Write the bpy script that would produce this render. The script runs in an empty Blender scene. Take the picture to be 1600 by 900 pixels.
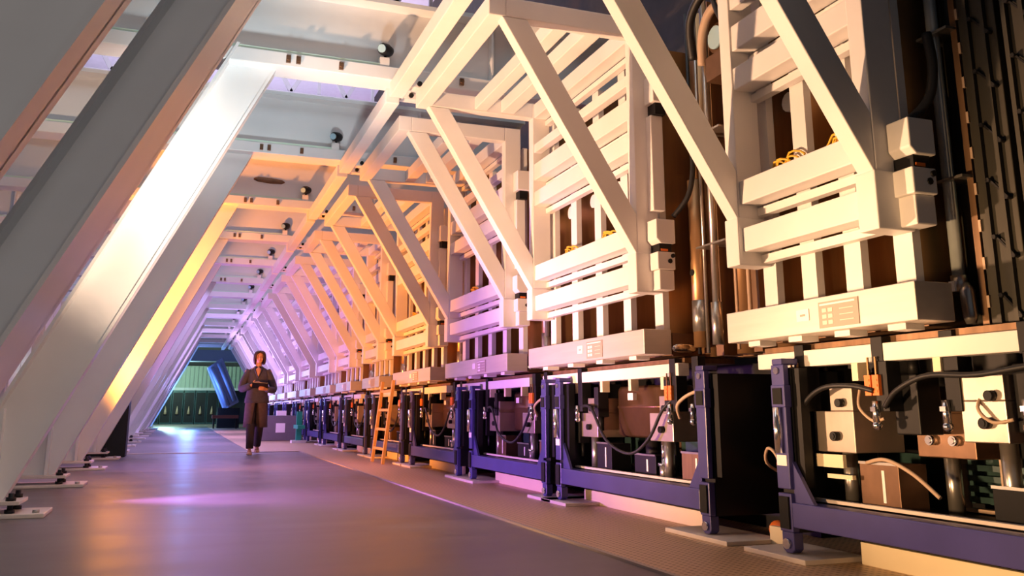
import bpy, bmesh, math, random
from mathutils import Vector, Matrix
random.seed(7)
SC = bpy.context.scene
COL = SC.collection
# ------------------------------------------------------------------ camera
F, CXp, CYp, CAMH, VPX, VPY = 1370.0, 800.0, 350.0, 0.70, 282.0, 643.0
pitch = math.atan2(VPY - CYp, F)
yaw = math.atan2(800.0 - VPX, math.hypot(F, VPY - CYp))
cam_data = bpy.data.cameras.new('camera'); cam = bpy.data.objects.new('camera', cam_data); COL.objects.link(cam)
cam_data.sensor_fit = 'HORIZONTAL'; cam_data.sensor_width = 36.0
cam_data.lens = 36.0 * F / 1600.0
cam_data.shift_x = 0.0
cam_data.shift_y = -(450.0 - CYp) / 1600.0      # the photograph is a crop of a larger frame
cam_data.clip_start = 0.05; cam_data.clip_end = 300
cam.location = (0, 0, CAMH)
cam.rotation_euler = (math.pi / 2 + pitch, 0, -yaw)
SC.camera = cam
# ------------------------------------------------------------------ look, world, lights
SC.view_settings.view_transform = 'Standard'
SC.view_settings.look = 'None'
SC.view_settings.gamma = 1.0
SC.view_settings.use_curve_mapping = False
SC.view_settings.exposure = 0.0
W = bpy.data.worlds.new('hall_air'); SC.world = W; W.use_nodes = True
W.node_tree.nodes['Background'].inputs[0].default_value = (0.95, 0.93, 1.0, 1)
W.node_tree.nodes['Background'].inputs[1].default_value = 0.07

def lamp(name, kind, loc, color, power, target=None, size=0.25, angle=80, blend=0.6, size_y=None):
    d = bpy.data.lights.new(name, kind); d.energy = power; d.color = color
    if kind == 'AREA':
        d.size = size
        if size_y: d.shape = 'RECTANGLE'; d.size_y = size_y
    else:
        d.shadow_soft_size = size
    if kind == 'SPOT':
        d.spot_size = math.radians(angle); d.spot_blend = blend
    o = bpy.data.objects.new(name, d); COL.objects.link(o); o.location = loc
    if target is not None:
        o.rotation_euler = (Vector(target) - Vector(loc)).to_track_quat('-Z', 'Y').to_euler()
    return o
WARM = (1.0, 0.60, 0.29); CREAM = (1.0, 0.68, 0.38); ORANGE = (1.0, 0.36, 0.07); PURPLE = (0.74, 0.27, 1.0); LILAC = (0.72, 0.45, 1.0)
lamp('key_floodlight', 'SPOT', (-1.05, 5.55, 0.40), (1.0, 0.56, 0.31), 1450, (2.6, 5.1, 2.85), 0.10, 90, 0.55)
lamp('column_floodlight', 'SPOT', (0.9, 5.2, 0.2), (1.0, 0.70, 0.48), 680, (-0.2, 7.1, 2.05), 0.10, 40, 0.9)
lamp('near_floodlight', 'SPOT', (-0.35, 2.75, 0.45), (1.0, 0.57, 0.27), 560, (2.9, 2.65, 0.80), 0.10, 52, 0.9)
lamp('added_bounce_fill', 'SPOT', (0.4, 3.2, 0.4), (1.0, 0.45, 0.28), 105, (2.4, 6.2, 2.6), 0.15, 62, 0.8)  # added fill imitating warm bounce on the camera-facing sides of the frames
lamp('orange_floodlight', 'SPOT', (-0.95, 10.9, 0.4), (1.0, 0.30, 0.045), 1600, (1.7, 12.3, 2.8), 0.12, 112, 0.5)
lamp('amber_floodlight', 'SPOT', (0.7, 9.9, 0.25), (1.0, 0.42, 0.05), 430, (-0.35, 12.3, 2.0), 0.12, 54, 0.8)
lamp('purple_floodlight', 'SPOT', (-0.75, 8.0, 0.30), PURPLE, 720, (2.8, 7.6, 0.5), 0.12, 80, 1.0)
for i, (y, p, c) in enumerate([(16.4, 420, PURPLE), (20.8, 620, (0.74, 0.32, 1.0)), (25.6, 1500, (0.66, 0.38, 1.0)), (31.5, 1700, LILAC)]):
    lamp('violet_floodlight', 'SPOT', (-0.85, y, 0.4), c, p, (2.7, y + 0.9, 2.3), 0.15, 112, 1.0)
for y in (20.0, 27.0, 34.0): lamp('added_floor_wash', 'SPOT', (0.2, y, 3.3), (0.55, 0.36, 1.0), 800, (0.4, y - 1.0, 0), 0.9, 125, 1.0)  # unseen spots added overhead to wash the far floor violet
lamp('added_floor_wash', 'SPOT', (0.2, 13.2, 3.2), (0.6, 0.3, 1.0), 420, (0.3, 11.5, 0), 0.6, 110, 1.0)  # weaker added wash for the nearer floor
lamp('blue_floodlight', 'POINT', (0.3, 40.0, 1.4), (0.16, 0.34, 1.0), 300, None, 0.3)
lamp('teal_floodlight', 'POINT', (-0.8, 50.0, 3.0), (0.6, 0.95, 0.75), 800, None, 0.5)
lamp('added_web_fill', 'SPOT', (0.35, 4.9, 0.4), (0.80, 0.95, 1.0), 620, (0.45, 8.3, 4.0), 0.2, 46, 0.9)  # added cool spot standing in for ambient on the girder webs
lamp('column_fill', 'SPOT', (2.2, -9.0, 1.6), (1.0, 0.88, 0.82), 1000, (-0.7, 6.0, 2.2), 0.6, 22, 0.5)  # unseen spot added behind the camera to lift the near left columns
lamp('overhead_fill', 'AREA', (0.5, 5.0, 8.4), (0.8, 0.92, 1.0), 130, (0.5, 8.0, 0), 8, size_y=3)  # unseen overhead panel added as cool fill
lamp('overhead_fill', 'AREA', (0.5, 22.0, 8.6), (0.72, 0.66, 1.0), 420, (0.5, 22.0, 0), 8, size_y=14)  # another added overhead fill, farther down the hall
lamp('added_roof_fill', 'AREA', (0.5, 18.0, 5.2), (0.85, 0.80, 1.0), 900, (0.5, 18.0, 9), 6, size_y=10)  # unseen upward panel added to brighten the roof

# ------------------------------------------------------------------ materials
MATS = {}
def mat(name, col, rough=0.5, metal=0.0, spec=0.5, noise=0.0, nscale=8.0, stretch=(1, 1, 1), bump=0.0, emit=None, rvar=0.0):
    m = bpy.data.materials.new(name); m.use_nodes = True
    nt = m.node_tree; b = nt.nodes['Principled BSDF']
    b.inputs['Base Color'].default_value = (*col, 1); b.inputs['Roughness'].default_value = rough
    b.inputs['Metallic'].default_value = metal; b.inputs['Specular IOR Level'].default_value = spec
    if noise or bump or rvar:
        tc = nt.nodes.new('ShaderNodeTexCoord'); mp = nt.nodes.new('ShaderNodeMapping')
        mp.inputs['Scale'].default_value = stretch
        nz = nt.nodes.new('ShaderNodeTexNoise'); nz.inputs['Scale'].default_value = nscale; nz.inputs['Detail'].default_value = 5
        nt.links.new(tc.outputs['Object'], mp.inputs[0]); nt.links.new(mp.outputs[0], nz.inputs['Vector'])
        if noise:
            rp = nt.nodes.new('ShaderNodeValToRGB')
            rp.color_ramp.elements[0].position = 0.3; rp.color_ramp.elements[1].position = 0.7
            rp.color_ramp.elements[0].color = (*[c * (1 - noise) for c in col], 1)
            rp.color_ramp.elements[1].color = (*[min(1, c * (1 + noise)) for c in col], 1)
            nt.links.new(nz.outputs['Fac'], rp.inputs[0]); nt.links.new(rp.outputs[0], b.inputs['Base Color'])
        if rvar:
            mr = nt.nodes.new('ShaderNodeMapRange'); mr.inputs['To Min'].default_value = max(0.02, rough - rvar); mr.inputs['To Max'].default_value = rough + rvar
            nt.links.new(nz.outputs['Fac'], mr.inputs['Value']); nt.links.new(mr.outputs[0], b.inputs['Roughness'])
        if bump:
            bp = nt.nodes.new('ShaderNodeBump'); bp.inputs['Strength'].default_value = bump; bp.inputs['Distance'].default_value = 0.01
            nt.links.new(nz.outputs['Fac'], bp.inputs['Height']); nt.links.new(bp.outputs[0], b.inputs['Normal'])
    if emit:
        b.inputs['Emission Color'].default_value = (*emit[0], 1); b.inputs['Emission Strength'].default_value = emit[1]
    MATS[name] = m; return m
mat('white_paint', (0.80, 0.78, 0.75), 0.42, noise=0.03, nscale=3)
mat('portal_paint', (0.72, 0.73, 0.73), 0.34, noise=0.04, nscale=2)
mat('grey_paint', (0.16, 0.15, 0.16), 0.45, noise=0.05)
mat('tray_steel', (0.72, 0.66, 0.60), 0.42, 0.55, noise=0.05, nscale=5, stretch=(1, 0.3, 6))
mat('box_steel', (0.52, 0.44, 0.37), 0.34, 0.7, noise=0.12, nscale=6)
mat('brown_plate', (0.17, 0.095, 0.055), 0.40, 0.6, noise=0.18, nscale=9)
mat('bronze', (0.42, 0.24, 0.11), 0.38, 0.75, noise=0.2, nscale=12, stretch=(1, 1, 0.08))
mat('bronze_vessel', (0.20, 0.11, 0.055), 0.32, 0.8, noise=0.15, nscale=6)
mat('brown_metal', (0.24, 0.14, 0.075), 0.42, 0.5, noise=0.3, nscale=14, stretch=(1, 1, 0.05))
mat('dark_olive_metal', (0.045, 0.042, 0.032), 0.5, 0.3, noise=0.35, nscale=10, stretch=(1, 1, 0.1))
mat('teal_dark', (0.03, 0.07, 0.065), 0.4, 0.3, noise=0.3)
mat('pipe_steel', (0.50, 0.48, 0.44), 0.28, 0.85, noise=0.12)
mat('conduit_grey', (0.42, 0.47, 0.47), 0.32, 0.3, noise=0.1)
mat('chrome', (0.85, 0.84, 0.83), 0.16, 1.0)
mat('blue_paint', (0.05, 0.048, 0.20), 0.36, noise=0.10, nscale=5)
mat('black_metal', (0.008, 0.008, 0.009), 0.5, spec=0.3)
mat('black_rubber', (0.010, 0.010, 0.011), 0.5)
mat('hole_black', (0.003, 0.003, 0.003), 0.9)  # black stands in for the shade inside open tube ends and ports
mat('orange_plastic', (0.85, 0.20, 0.03), 0.45)
mat('orange_paint', (0.85, 0.30, 0.08), 0.5)
mat('ladder_tan', (0.55, 0.34, 0.14), 0.5)
mat('yellow_cable', (0.85, 0.48, 0.03), 0.45)
mat('tan_hose', (0.50, 0.36, 0.25), 0.5)
mat('cream_board', (0.85, 0.74, 0.50), 0.5, noise=0.04, nscale=3)
mat('pale_plate', (0.70, 0.62, 0.55), 0.5, noise=0.06)
mat('label_white', (0.88, 0.86, 0.82), 0.5)
mat('label_tan', (0.42, 0.34, 0.29), 0.5)
mat('green_glass', (0.62, 0.80, 0.66), 0.2)
mat('lens_blue', (0.35, 0.55, 0.65), 0.1, spec=0.8)
mat('floor_paint', (0.17, 0.145, 0.145), 0.36, spec=0.38, noise=0.18, nscale=1.3, stretch=(0.5, 1.6, 1), rvar=0.16)
mat('wall_dark', (0.035, 0.028, 0.022), 0.7, noise=0.2)
mat('wall_grey', (0.28, 0.27, 0.28), 0.7, noise=0.05)
mat('roof_sheet', (0.50, 0.47, 0.56), 0.7, noise=0.04)
mat('joist_grey', (0.36, 0.36, 0.36), 0.5)
mat('green_duct', (0.42, 0.52, 0.42), 0.45)
mat('blue_light_tint', (0.32, 0.40, 0.62), 0.4)  # blue light put into the base colour of the far beam and shroud
mat('red_brown', (0.22, 0.06, 0.04), 0.5)
mat('green_paint', (0.02, 0.35, 0.22), 0.4)
mat('skin', (0.52, 0.27, 0.18), 0.5)
mat('hair', (0.045, 0.022, 0.014), 0.45)
mat('jacket_cloth', (0.055, 0.055, 0.085), 0.85, noise=0.15, nscale=20)
mat('shirt_cloth', (0.05, 0.07, 0.10), 0.85)
mat('coat_cloth', (0.085, 0.058, 0.062), 0.85, noise=0.15, nscale=20)
mat('trouser_cloth', (0.035, 0.025, 0.028), 0.85)
mat('shoe_tan', (0.55, 0.36, 0.22), 0.5)
mat('eye_dark', (0.01, 0.008, 0.006), 0.3)
mat('lip', (0.40, 0.12, 0.10), 0.5)
def grating_mat():
    m = mat('perforated_tan', (0.46, 0.335, 0.22), 0.42, 0.15)
    nt = m.node_tree; b = nt.nodes['Principled BSDF']
    tc = nt.nodes.new('ShaderNodeTexCoord')
    vo = nt.nodes.new('ShaderNodeTexVoronoi'); vo.inputs['Scale'].default_value = 26; vo.inputs['Randomness'].default_value = 0.0
    rp = nt.nodes.new('ShaderNodeValToRGB'); rp.color_ramp.elements[0].position = 0.22; rp.color_ramp.elements[1].position = 0.34
    rp.color_ramp.elements[0].color = (0.22, 0.13, 0.06, 1); rp.color_ramp.elements[1].color = (0.60, 0.40, 0.23, 1)
    nt.links.new(tc.outputs['Object'], vo.inputs['Vector']); nt.links.new(vo.outputs['Distance'], rp.inputs[0]); nt.links.new(rp.outputs[0], b.inputs['Base Color'])
grating_mat()

# ------------------------------------------------------------------ mesh helpers
class MB:
    def __init__(s): s.v = []; s.f = []; s.sm = []
    def hexa(s, pts):
        n = len(s.v); s.v += [tuple(p) for p in pts]
        for q in ((0, 3, 2, 1), (4, 5, 6, 7), (0, 1, 5, 4), (1, 2, 6, 5), (2, 3, 7, 6), (3, 0, 4, 7)):
            s.f.append(tuple(n + i for i in q)); s.sm.append(False)
        return s
    def box(s, x0, x1, y0, y1, z0, z1):
        return s.hexa([(x0, y0, z0), (x1, y0, z0), (x1, y1, z0), (x0, y1, z0), (x0, y0, z1), (x1, y0, z1), (x1, y1, z1), (x0, y1, z1)])
    def bar(s, p, q, a, wa, wb):
        """square bar p->q; a = a direction across it, wa = size along a, wb = size across both"""
        p = Vector(p); q = Vector(q); d = (q - p).normalized(); a = Vector(a); a = (a - d * a.dot(d)).normalized(); b = d.cross(a)
        a = a * wa / 2; b = b * wb / 2
        return s.hexa([p - a - b, p + a - b, p + a + b, p - a + b, q - a - b, q + a - b, q + a + b, q - a + b])
    def prism(s, poly, axis, lo, hi):
        """poly of 2D points extruded along axis ('x','y','z')"""
        def P(u, v, w):
            return {'x': (w, u, v), 'y': (u, w, v), 'z': (u, v, w)}[axis]
        n = len(s.v); k = len(poly)
        s.v += [P(u, v, lo) for u, v in poly] + [P(u, v, hi) for u, v in poly]
        s.f.append(tuple(n + i for i in range(k - 1, -1, -1))); s.f.append(tuple(n + k + i for i in range(k))); s.sm += [False, False]
        for i in range(k):
            j = (i + 1) % k; s.f.append((n + i, n + j, n + k + j, n + k + i)); s.sm.append(False)
        return s
    def sweep(s, pts, radii, seg=8, caps=True, flat=None):
        pts = [Vector(p) for p in pts]
        if not hasattr(radii, '__len__'): radii = [radii] * len(pts)
        n0 = len(s.v); ref = None
        for i, p in enumerate(pts):
            d = (pts[min(i + 1, len(pts) - 1)] - pts[max(i - 1, 0)]).normalized()
            if ref is None:
                ref = Vector((0, 0, 1)) if abs(d.z) < 0.9 else Vector((1, 0, 0))
            a = (ref - d * ref.dot(d)).normalized(); ref = a; b = d.cross(a)
            r = radii[i]; ra, rb = (r if hasattr(r, '__len__') else (r, r))
            for k in range(seg):
                t = 2 * math.pi * k / seg
                s.v.append(tuple(p + a * math.cos(t) * ra + b * math.sin(t) * rb))
        for i in range(len(pts) - 1):
            for k in range(seg):
                k2 = (k + 1) % seg
                s.f.append((n0 + i * seg + k, n0 + i * seg + k2, n0 + (i + 1) * seg + k2, n0 + (i + 1) * seg + k)); s.sm.append(True)
        if caps:
            s.f.append(tuple(n0 + k for k in range(seg - 1, -1, -1))); e = n0 + (len(pts) - 1) * seg
            s.f.append(tuple(e + k for k in range(seg))); s.sm += [False, False]
        return s
    def cyl(s, p, q, r, seg=14): return s.sweep([p, q], r, seg)
    def rings(s, rings, caps=True, close=True):
        """rings: lists of points, equal count"""
        n0 = len(s.v); k = len(rings[0])
        for r in rings: s.v += [tuple(p) for p in r]
        for i in range(len(rings) - 1):
            for j in range(k if close else k - 1):
                j2 = (j + 1) % k
                s.f.append((n0 + i * k + j, n0 + i * k + j2, n0 + (i + 1) * k + j2, n0 + (i + 1) * k + j)); s.sm.append(True)
        if caps:
            s.f.append(tuple(n0 + j for j in range(k - 1, -1, -1))); e = n0 + (len(rings) - 1) * k
            s.f.append(tuple(e + j for j in range(k))); s.sm += [True, True]
        return s
    def ball(s, c, r, seg=12, rin=8):
        c = Vector(c); r = r if hasattr(r, '__len__') else (r, r, r)
        R = []
        for i in range(rin + 1):
            t = math.pi * (0.02 + 0.96 * i / rin); R.append([(c.x + r[0] * math.sin(t) * math.cos(2 * math.pi * j / seg), c.y + r[1] * math.sin(t) * math.sin(2 * math.pi * j / seg), c.z - r[2] * math.cos(t)) for j in range(seg)])
        return s.rings(R)
    def mesh(s, name):
        me = bpy.data.meshes.new(name); me.from_pydata(s.v, [], s.f)
        me.polygons.foreach_set('use_smooth', s.sm); me.update()
        bm = bmesh.new(); bm.from_mesh(me); bmesh.ops.recalc_face_normals(bm, faces=bm.faces); bm.to_mesh(me); bm.free()
        return me
    def build(s, name, m, parent=None, bevel=0.0, label=None, kind=None):
        me = s.mesh(name); me.materials.append(MATS[m])
        o = bpy.data.objects.new(name, me); COL.objects.link(o)
        if parent is not None:
            o.parent = parent
            l = WORLD.get(root_of(parent).name, Vector((0, 0, 0)))
            me.transform(Matrix.Translation(-l))
        if bevel:
            bv = o.modifiers.new('edge', 'BEVEL'); bv.width = bevel; bv.segments = 2; bv.limit_method = 'ANGLE'
        if label: o['label'] = label
        if kind: o['kind'] = kind
        return o
WORLD = {}
def root_of(o):
    while o.parent is not None: o = o.parent
    return o
def thing(name, label, cat, loc=(0, 0, 0), group=None):
    o = bpy.data.objects.new(name, None); COL.objects.link(o); o.empty_display_size = 0.1
    o.location = loc; o['label'] = label; o['category'] = cat
    if group: o['group'] = group
    WORLD[o.name] = Vector(loc)
    return o
def tag(o, label, cat, group=None):
    o['label'] = label; o['category'] = cat
    if group: o['group'] = group
    return o
def struct(o): o['kind'] = 'structure'; return o
def arc(p, q, sag, n=10, side=(0, 0, -1)):
    p = Vector(p); q = Vector(q); sd = Vector(side)
    return [p.lerp(q, i / n) + sd * sag * 4 * (i / n) * (1 - i / n) for i in range(n + 1)]
def smooth(pts, n=6):
    P = [Vector(p) for p in pts]; out = []
    for i in range(len(P) - 1):
        a = P[max(i - 1, 0)]; b = P[i]; c = P[i + 1]; d = P[min(i + 2, len(P) - 1)]
        for k in range(n):
            t = k / n
            out.append(0.5 * ((2 * b) + (c - a) * t + (2 * a - 5 * b + 4 * c - d) * t * t + (3 * b - a - 3 * c + d) * t ** 3))
    return out + [P[-1]]
ORD = ['nearest', 'second nearest', 'third nearest', 'fourth nearest', 'fifth nearest', 'sixth nearest', 'seventh nearest', 'eighth nearest', 'ninth nearest', 'tenth nearest',
       'eleventh nearest', 'twelfth nearest', 'thirteenth nearest', 'fourteenth nearest', 'fifteenth nearest', 'sixteenth nearest', 'seventeenth nearest', 'eighteenth nearest']
def glow(y):
    return 'cream-lit' if y < 8.5 else 'pinkish' if y < 10.5 else 'orange-lit' if y < 15 else 'violet-lit' if y < 22 else 'lilac-lit'

# ------------------------------------------------------------------ setting
struct(MB().box(-7, 4.6, -5, 59, -0.2, 0).build('floor', 'floor_paint'))
struct(MB().prism([(2.06, -5), (3.75, -5), (3.75, 45), (1.2, 45), (1.2, 16.45), (2.06, 16.45)], 'z', -0.01, 0.006).build('floor_walkway', 'perforated_tan'))
struct(MB().box(2.035, 2.06, -5, 16.45, -0.01, 0.012).build('trim_1', 'label_tan'))
struct(MB().box(-0.9, 2.06, 16.45, 16.53, -0.01, 0.010).build('trim_2', 'pale_plate'))
struct(MB().box(-7, 4.6, -5, 59, 9.2, 9.4).build('ceiling', 'roof_sheet'))
struct(MB().box(-7.2, -7, -5, 59, 0, 9.3).build('wall_left', 'wall_grey'))
struct(MB().box(4.4, 4.6, -5, 59, 0, 9.3).build('wall_right', 'wall_dark'))
struct(MB().box(-7, 4.6, 58.8, 59, 0, 9.3).build('wall_back', 'wall_grey'))

# ------------------------------------------------------------------ portals
PY = [2.6, 4.5, 7.1, 9.7, 12.3] + [14.9 + 2.6 * k for k in range(11)]
LEG0 = Vector((-1.10, 0, 0.10)); LEG1 = Vector((0.535, 0, 3.46)); LEGD = (LEG1 - LEG0).normalized()
LEGN = Vector((-LEGD.z, 0, LEGD.x))                      # outward, away from the aisle
for i, y in enumerate(PY):
    near = i < 6
    t = thing('inclined_column', f'{glow(y)} leaning white steel I-column left of the aisle, {ORD[i]} of the row', 'column', (-1.3, y, 0), 'leaning columns along the left side')
    Y = Vector((0, 1, 0)); dep = 0.345; hf = 0.15; tf = 0.022; fa, fb = (0.14, 0.06) if i == 0 else (0.52, 0.08) if i == 1 else (0.02, 0.15)
    off = Vector((0, y, 0))
    if i == 1: off = Vector((0, y + 0.0, 0))
    c0, c1 = LEG0 + off, LEG1 + off
    fi0, fi1 = c0 + LEGN * tf / 2, c1 + LEGN * tf / 2
    MB().bar(fi0 + Y * (fb - fa) / 2, fi1 + Y * (fb - fa) / 2, (0, 1, 0), fa + fb, tf).build('inner_flange', 'portal_paint', t)
    MB().bar(c0 + LEGN * dep - LEGD * 0.02, c1 + LEGN * dep, (0, 1, 0), 2 * hf, tf).build('outer_flange', 'portal_paint', t)
    MB().bar(c0 + LEGN * dep / 2, c1 + LEGN * dep / 2, (0, 1, 0), 0.02, dep).build('web', 'portal_paint', t)
    # vertical stiffener and gusset at the foot
    MB().prism([(-1.60, 0.11), (-1.115, 0.11), (-0.89, 0.55), (-1.27, 0.55)], 'y', y - 0.012, y + 0.012).build('gusset', 'portal_paint', t)
    MB().box(-1.17, -1.14, y - 0.10, y + 0.13, 0.11, 0.72).build('stiffener', 'portal_paint', t)
    lp = MB().box(-1.68, -0.97, y - 0.19, y + 0.19, 0.085, 0.11).build('levelling_plate', 'pale_plate', t, 0.004 if near else 0)
    MB().box(-1.70, -0.81, y - 0.22, y + 0.22, 0.0, 0.03).build('base_plate', 'pale_plate', t, 0.006 if near else 0)
    if i < 9:
        for bx in (-1.60, -1.03):
            for by in (-0.14, 0.14):
                MB().cyl((bx, y + by, 0.03), (bx, y + by, 0.16), 0.018, 8).cyl((bx, y + by, 0.11), (bx, y + by, 0.135), 0.032, 6).cyl((bx, y + by, 0.03), (bx, y + by, 0.055), 0.032, 6).build('levelling_bolt', 'black_metal', t)
        MB().cyl((-0.87, y - 0.15, 0.03), (-0.87, y - 0.15, 0.05), 0.022, 6).build('anchor_bolt', 'pipe_steel', t)
    # (upright) the outer end of the portal
    if i:
        p = thing('upright_post', f'grey vertical steel post far left behind the {ORD[i]} leaning column', 'post', (-3.3, y, 0), 'uprights behind the leaning columns')
        MB().box(-3.46, -3.14, y - 0.012, y + 0.012, 0.02, 3.46).build('web', 'portal_paint', p)
        for x in (-3.48, -3.13): MB().box(x - 0.012, x + 0.012, y - 0.13, y + 0.13, 0.02, 3.46).build('flange', 'portal_paint', p)
        MB().box(-3.6, -3.0, y - 0.2, y + 0.2, 0, 0.02).build('base_plate', 'pale_plate', p)
    # cross beam
    if i:
        b = thing('ceiling_beam', f'{glow(y)} white plate girder crossing overhead on the {ORD[i]} leaning column', 'beam', (0, y, 3.46), 'girders across the aisle')
        MB().box(-4.2, 3.7, y - 0.14, y + 0.14, 3.46, 3.58).build('bottom_tube', 'portal_paint', b, 0.008 if near else 0)
        MB().box(-4.2, 3.7, y - 0.012, y + 0.012, 3.58, 4.14).build('web', 'portal_paint', b)
        MB().box(-4.2, 3.7, y - 0.16, y + 0.16, 4.14, 4.18).build('top_flange', 'portal_paint', b)
        MB().box(-4.1, 1.46, y - 0.125, y - 0.105, 3.582, 3.604).build('edge_strip', 'green_glass', b, label='pale green glass-like edge strip')
        if near or i < 8:
            m = MB()
            for x in (0.62, 0.70, 1.05, 2.1, 2.75):
                m.box(x - 0.018, x + 0.018, y - 0.165, y - 0.14, 3.49, 3.55).cyl((x, y - 0.175, 3.52), (x, y - 0.14, 3.52), 0.02, 6)
            m.build('clamp_bolts', 'brown_plate', b)
            for x in (-2.6, -0.9, 0.9, 2.4): MB().box(x - 0.008, x + 0.008, y - 0.11, y - 0.012, 3.58, 4.14).build('stiffener', 'portal_paint', b) if x != 0.9 else None
            if i == 4: MB().sweep([(0.72, y - 0.016, 3.86), (0.78, y - 0.018, 3.86), (0.95, y - 0.018, 3.85), (1.10, y - 0.018, 3.845), (1.14, y - 0.016, 3.845)], [(0.012, 0.004), (0.035, 0.006), (0.04, 0.006), (0.03, 0.006), (0.008, 0.004)], 12).build('cable_slot', 'brown_plate', b)
        l = thing('work_lamp', f'small black spotlight clipped at the right end of the {ORD[i]} overhead girder', 'lamp', (1.42, y - 0.2, 3.58), 'small spotlights on the girders')
        MB().box(1.38, 1.46, y - 0.13, y - 0.05, 3.58, 3.66).build('bracket', 'white_paint', l)
        MB().sweep([(1.385, y - 0.17, 3.72), (1.40, y - 0.14, 3.73), (1.44, y - 0.085, 3.745), (1.475, y - 0.05, 3.75), (1.49, y - 0.035, 3.75)], [0.04, 0.052, 0.055, 0.045, 0.02], 12).build('housing', 'black_metal', l)
        MB().cyl((1.378, y - 0.18, 3.716), (1.386, y - 0.17, 3.72), 0.036, 12).build('lens', 'lens_blue', l)
        MB().cyl((1.43, y - 0.09, 3.65), (1.43, y - 0.09, 3.75), 0.012, 6).build('stem', 'black_metal', l)
# rails hung between the girders
for i in range(1, len(PY) - 1):
    y0, y1 = PY[i] + 0.17, PY[i + 1] - 0.17
    r = thing('hanging_rail', f'{glow(y1)} white square rail hung between the {ORD[i]} and {ORD[i+1]} girders', 'rail', (1.54, y0, 3.36), 'rails between the girders')
    MB().box(1.48, 1.60, y0 - 0.1, y1 + 0.1, 3.33, 3.46).build('tube', 'white_paint', r, 0.006 if i < 5 else 0)
    for yy in (y0 - 0.02, y1 + 0.02):
        MB().box(1.62, 1.80, yy - 0.05, yy + 0.05, 3.40, 3.459).build('hanger_plate', 'white_paint', r)
        MB().cyl((1.71, yy - 0.07, 3.43), (1.71, yy - 0.05, 3.43), 0.022, 8).build('bolt', 'black_metal', r)

# ------------------------------------------------------------------ bracing frames on the right bank
MODS = [(2.88, 3.99), (5.03, 6.98), (7.60, 9.55), (10.28, 12.2), (13.2, 14.45), (15.6, 17.1), (17.9, 19.8), (20.8, 22.7), (23.5, 25.4), (26.2, 28.1), (28.9, 30.8), (31.6, 33.5), (34.3, 36.2), (37.0, 38.9)]
TRAYS = [(2.74, 4.07)] + [(a - 0.03, b + 0.05) for a, b in MODS[1:]]
BEAMS = [(3.24, 3.37, 0.12), (2.92, 3.00, 0.07), (2.67, 2.82, 0.12), (2.44, 2.57, 0.12), (1.79, 1.92, 0.12), (1.53, 1.66, 0.12)]
def bracing(i, y0, y1):
    near = i < 5; bv = 0.006 if near else 0
    t = thing('bracing_frame', f'{glow(y0)} white bracket frame with slanting struts on the right bank, {ORD[i]}', 'frame', (2.82, y0, 1.22), 'bracket frames along the right bank')
    w = 0.10
    for y in (y0, y1 - w):
        s = 'near' if y == y0 else 'far'
        MB().box(2.74, 2.90, y, y + w, 1.50, 3.38).build('post', 'white_paint', t, bv)
        MB().box(1.82, 2.74, y, y + w, 3.242, 3.378).build('top_arm', 'white_paint', t, bv)
        # strut lies in the plane of the arm and the post
        MB().prism([(1.79, 3.24), (1.97, 3.24), (2.74, 1.98), (2.74, 1.70)], 'y', y + 0.002, y + w - 0.002).build('strut', 'white_paint', t, bv)
        MB().box(2.72, 2.92, y - 0.01, y + w + 0.01, 1.46, 1.72).build('corner_block', 'white_paint', t, bv)
    for x0, x1 in ((1.70, 1.82), (2.20, 2.31), (2.44, 2.56)):
        MB().box(x0, x1, y0 + w if x0 > 1.8 else y0 - 0.0, y1 - w if x0 > 1.8 else y1, 3.255 if x0 > 1.8 else 3.24, 3.38 if x0 < 1.8 else 3.37).build('top_rail', 'white_paint', t, bv)
    for k, (z0, z1, d) in enumerate(BEAMS):
        MB().box(2.75, 2.75 + d, y0 + w, y1 - w, z0, z1).build('cross_rail', 'white_paint', t, bv)
        if k in (0, 2, 3, 4, 5):
            MB().box(2.86, 2.91, y0 + w, y1 - w, z0 - 0.055, z0 - 0.012).build('slim_rail', 'white_paint', t)
    if i < 7:
        # white box bolted to the near post, with its dark clamp below
        for y, nm in ((y0, 1),):
            MB().prism([(2.81, 1.80), (2.84, 1.77), (2.95, 1.77), (2.95, 1.93), (2.81, 1.93)], 'y', y - 0.13, y - 0.005).build('junction_box', 'white_paint', t, 0.006)
            MB().box(2.84, 2.93, y - 0.11, y, 1.715, 1.77).build('clamp', 'black_metal', t)
            MB().box(2.85, 2.90, y - 0.115, y - 0.06, 1.72, 1.735).build('clip', 'orange_plastic', t)
            MB().cyl((2.93, y - 0.13, 1.69), (2.93, y - 0.09, 1.69), 0.014, 8).build('bolt', 'black_metal', t)
            MB().box(2.82, 2.95, y - 0.12, y - 0.0, 1.60, 1.715).box(2.84, 2.95, y - 0.10, y, 1.47, 1.60).build('support_lug', 'white_paint', t, 0.006)
            MB().cyl((2.955, y - 0.06, 1.54), (2.95, y - 0.06, 1.54), 0.02, 8).cyl((2.91, y - 0.125, 1.655), (2.91, y - 0.115, 1.655), 0.016, 8).build('bolt', 'black_metal', t)
            MB().box(2.82, 2.96, y - 0.13, y - 0.005, 2.74, 2.93).build('junction_box', 'white_paint', t, 0.006)
            MB().box(2.85, 2.93, y - 0.10, y, 2.66, 2.74).build('clamp', 'black_metal', t)
            if i: MB().box(2.83, 2.92, y - 0.07, y - 0.0, 2.0, 2.66).build('support_lug', 'white_paint', t, 0.006)
    return t
for i, (a, b) in enumerate(MODS): bracing(i, a, b)

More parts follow.
